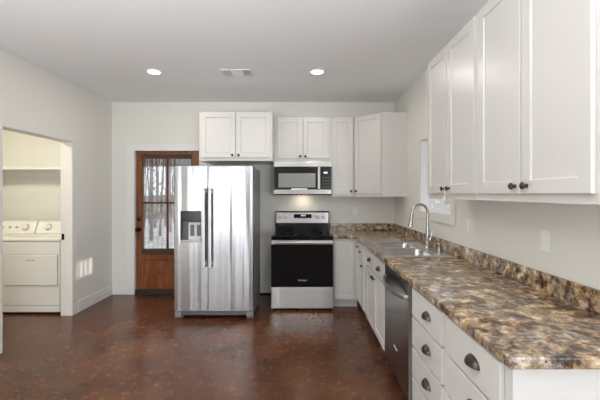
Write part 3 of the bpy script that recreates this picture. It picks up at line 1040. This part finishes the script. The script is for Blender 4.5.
# ------------------------------------------------------------------ laundry room
def laundry(name, label, cat, x0, dryer):
    t = thing(name, label, cat, (x0, 4.19, 0))
    W = 0.683
    MB().box(0, W, 0.0, 0.68, 0.025, 0.865).build('cabinet', 'enamel', t, 0.008)
    MB().box(0.02, W - 0.02, 0.02, 0.66, 0.0, 0.025).build('base', 'black', t)
    MB().box(-0.002, W + 0.002, -0.006, 0.685, 0.868, 0.905).build('top_deck', 'enamel', t, 0.010)
    cs = MB().prism([(0.50, 0.905), (0.565, 1.055), (0.60, 1.072), (0.685, 1.072), (0.685, 0.905)], 'x', 0.004, W - 0.004).build('console', 'enamel', t, 0.008)
    a = math.atan2(0.065, 0.150)
    mtx = Matrix.Translation((0, 0.50, 0.905)) @ Matrix.Rotation(-a, 4, 'X')
    MB().lathe([(0.048, 0.0), (0.048, 0.004), (0.040, 0.006), (0.0, 0.006)], ((0.16 if dryer else 0.55), 0, 0.09), (0, -1, 0), 28).build('dial_plate', 'inkdial', cs, matrix=mtx)
    b = MB().lathe([(0.036, 0.005), (0.034, 0.024), (0.030, 0.027), (0, 0.027)], ((0.16 if dryer else 0.55), 0, 0.09), (0, -1, 0), 24)
    b.box((0.16 if dryer else 0.55) - 0.006, (0.16 if dryer else 0.55) + 0.006, -0.036, -0.02, 0.06, 0.12)
    b.build('dial', 'enamel', cs, smooth=True, matrix=mtx)
    for kx in ((0.36, 0.46) if dryer else (0.24, 0.34, 0.43)):
        MB().lathe([(0.016, 0.0), (0.014, 0.016), (0, 0.017)], (kx, 0, 0.09), (0, -1, 0), 14).build('button', 'inkdial', cs, smooth=True, matrix=mtx)
    if dryer:
        d = MB().box(0.025, W - 0.025, -0.010, 0.0, 0.345, 0.708).build('door', 'enamel', t, 0.006)
        box('door_seam', 'grey', t, 0.021, W - 0.021, -0.003, 0.001, 0.341, 0.712, 0.001)
        box('pull_recess', 'inkdial', d, 0.285, 0.395, -0.0108, -0.006, 0.640, 0.652, 0.0)
        box('lower_panel_seam', 'grey', t, 0.004, W - 0.004, -0.001, 0.001, 0.106, 0.110)
    else:
        MB().box(0.06, W - 0.06, 0.05, 0.45, 0.905, 0.915).build('lid', 'enamel', t, 0.004)
    return t
laundry('dryer', 'white front-loading clothes dryer standing in the laundry closet doorway', 'dryer', -3.578, True)
laundry('washing_machine', 'white washing machine left of the dryer, mostly hidden by the doorway', 'washing machine', -4.270, False)
sh = thing('wall_shelf', 'white wooden shelf across the laundry wall above the washer and dryer', 'shelf', (-3.795, 5.01, 1.78))
MB().box(-0.95, 0.945, -0.30, 0.0, 0.0, 0.02).build('board', 'trim', sh, 0.002)
MB().box(-0.95, 0.945, -0.32, -0.30, -0.02, 0.02).build('front_edge', 'trim', sh, 0.002)
MB().box(-0.95, 0.945, -0.02, 0.0, -0.09, 0.0).build('cleat', 'trim', sh, 0.002)
lamp = area('laundry_lamp', (-3.7, 3.25, 2.66), (0, 0.5, -1), 0.35, 0.35, 24, (1.0, 0.90, 0.72))
# strike plate on the far jamb
sp = MB().box(XL - 0.112, XL - 0.082, OY1 - 0.0225, OY1 - 0.02, 0.895, 0.965)
sp.box(XL - 0.100, XL - 0.085, OY1 - 0.030, OY1 - 0.02, 0.915, 0.945)
tag(sp.build('strike_plate', 'black'), 'black metal strike plate on the far jamb of the laundry doorway', 'strike plate')

# ------------------------------------------------------------------ outlets
def outlet(name, label, loc, rz, kind, group):
    t = thing(name, label, 'outlet' if kind == 'o' else 'switch', loc, rz, group)
    MB().box(-0.036, 0.036, -0.007, 0.0, -0.058, 0.058).build('cover_plate', 'white', t, 0.003)
    if kind == 'o':
        for zz in (-0.02, 0.02):
            MB().box(-0.016, 0.016, -0.0095, -0.006, zz - 0.014, zz + 0.014).build('socket', 'vinyl', t, 0.003)
    else:
        MB().box(-0.016, 0.016, -0.0105, -0.006, -0.033, 0.033).build('rocker', 'vinyl', t, 0.002)
    return t
outlet('wall_outlet', 'white wall outlet on the back wall above the corner counter', (0.743, YB, 1.185), 0, 'o', 'wall outlets')
outlet('wall_outlet', 'white wall outlet on the right wall below the nearest cabinet', (XR, 1.887, 1.185), RZ, 'o', 'wall outlets')
outlet('light_switch', 'white light switch on the right wall just past the window casing', (XR, 2.765, 1.185), RZ, 's', None)

# ------------------------------------------------------------------ outdoors
gr = MB().box(-40, 40, 5.3, 60, -0.6, -0.3)
gr.box(4.5, 40, -40, 5.3, -0.6, -0.3)
gr.box(-40, 4.5, -40, -5.4, -0.6, -0.3)
struct(gr.build('ground', 'ground'))
b = MB()
rows = []
for j in range(4):
    row = []
    for i in range(41):
        xx = -40 + i * 2.0
        zz = (-0.35, 0.55, 0.85, 1.0)[j] + (0.25 * math.sin(i * 1.7) + 0.15 * math.sin(i * 0.63 + 1)) * (j > 0)
        row.append(b.bm.verts.new((xx, (24, 27, 34, 45)[j], zz)))
    rows.append(row)
for r0, r1 in zip(rows, rows[1:]):
    for i in range(40):
        b.bm.faces.new((r0[i], r0[i + 1], r1[i + 1], r1[i]))
struct(b.build('hillside', 'brush'))

def tree(x, y, h, r, seed):
    rnd = random.Random(seed)
    t = thing('tree', 'bare grey tree standing in the woods outside the glazed wooden door', 'tree', (x, y, -0.3), rnd.uniform(0, 6), 'bare trees outside the door')
    b = MB()
    lean = rnd.uniform(-0.12, 0.12)
    pts = [(lean * (k / 6) ** 1.5, 0.1 * math.sin(k + seed), h * k / 6) for k in range(7)]
    b.tube(pts, [r * (1 - 0.13 * k) for k in range(7)], 8)
    b.build('trunk', 'bark', t, smooth=True)
    br = MB()
    for k in range(12):
        f = rnd.uniform(0.12, 0.9)
        a = rnd.uniform(0, 2 * math.pi)
        L = rnd.uniform(0.35, 0.8)
        p0 = Vector((lean * f ** 1.5, 0, h * f))
        p1 = p0 + Vector((math.cos(a) * L * 0.5, math.sin(a) * L * 0.5, L * 0.35))
        p2 = p0 + Vector((math.cos(a) * L, math.sin(a) * L, L * 0.95))
        br.tube([p0, p1, p2], [r * 0.32, r * 0.22, r * 0.1], 5)
    br.build('branches', 'bark', t, smooth=True)
k = 0
for (u, y) in ((-0.452, 15), (-0.441, 20), (-0.430, 13), (-0.419, 18), (-0.410, 22), (-0.400, 14.5), (-0.391, 19), (-0.380, 16), (-0.371, 21), (-0.360, 13)):
    tree(u * y, y, 7 + (k % 3), 0.035 + 0.016 * (k % 4), k + 3)
    k += 1
# evergreen hedge seen past the sink window
b = MB()
rnd = random.Random(5)
hg = thing('hedge', 'dark evergreen hedge far outside the sink window', 'hedge', (13.0, 31.5, -0.3))
for i in range(26):
    xx, yy, rr = rnd.uniform(-5, 6), rnd.uniform(-0.8, 0.8), rnd.uniform(0.6, 0.95)
    bmesh.ops.create_icosphere(b.bm, subdivisions=2, radius=rr, matrix=Matrix.Translation((xx, yy, rr * 0.55)) @ Matrix.Scale(0.85, 4, (0, 0, 1)))
b.build('foliage', 'evergreen', hg, smooth=True)
MB().box(-5.5, 6.5, -0.2, 0.2, 0.0, 0.5).build('stem', 'bark', hg)
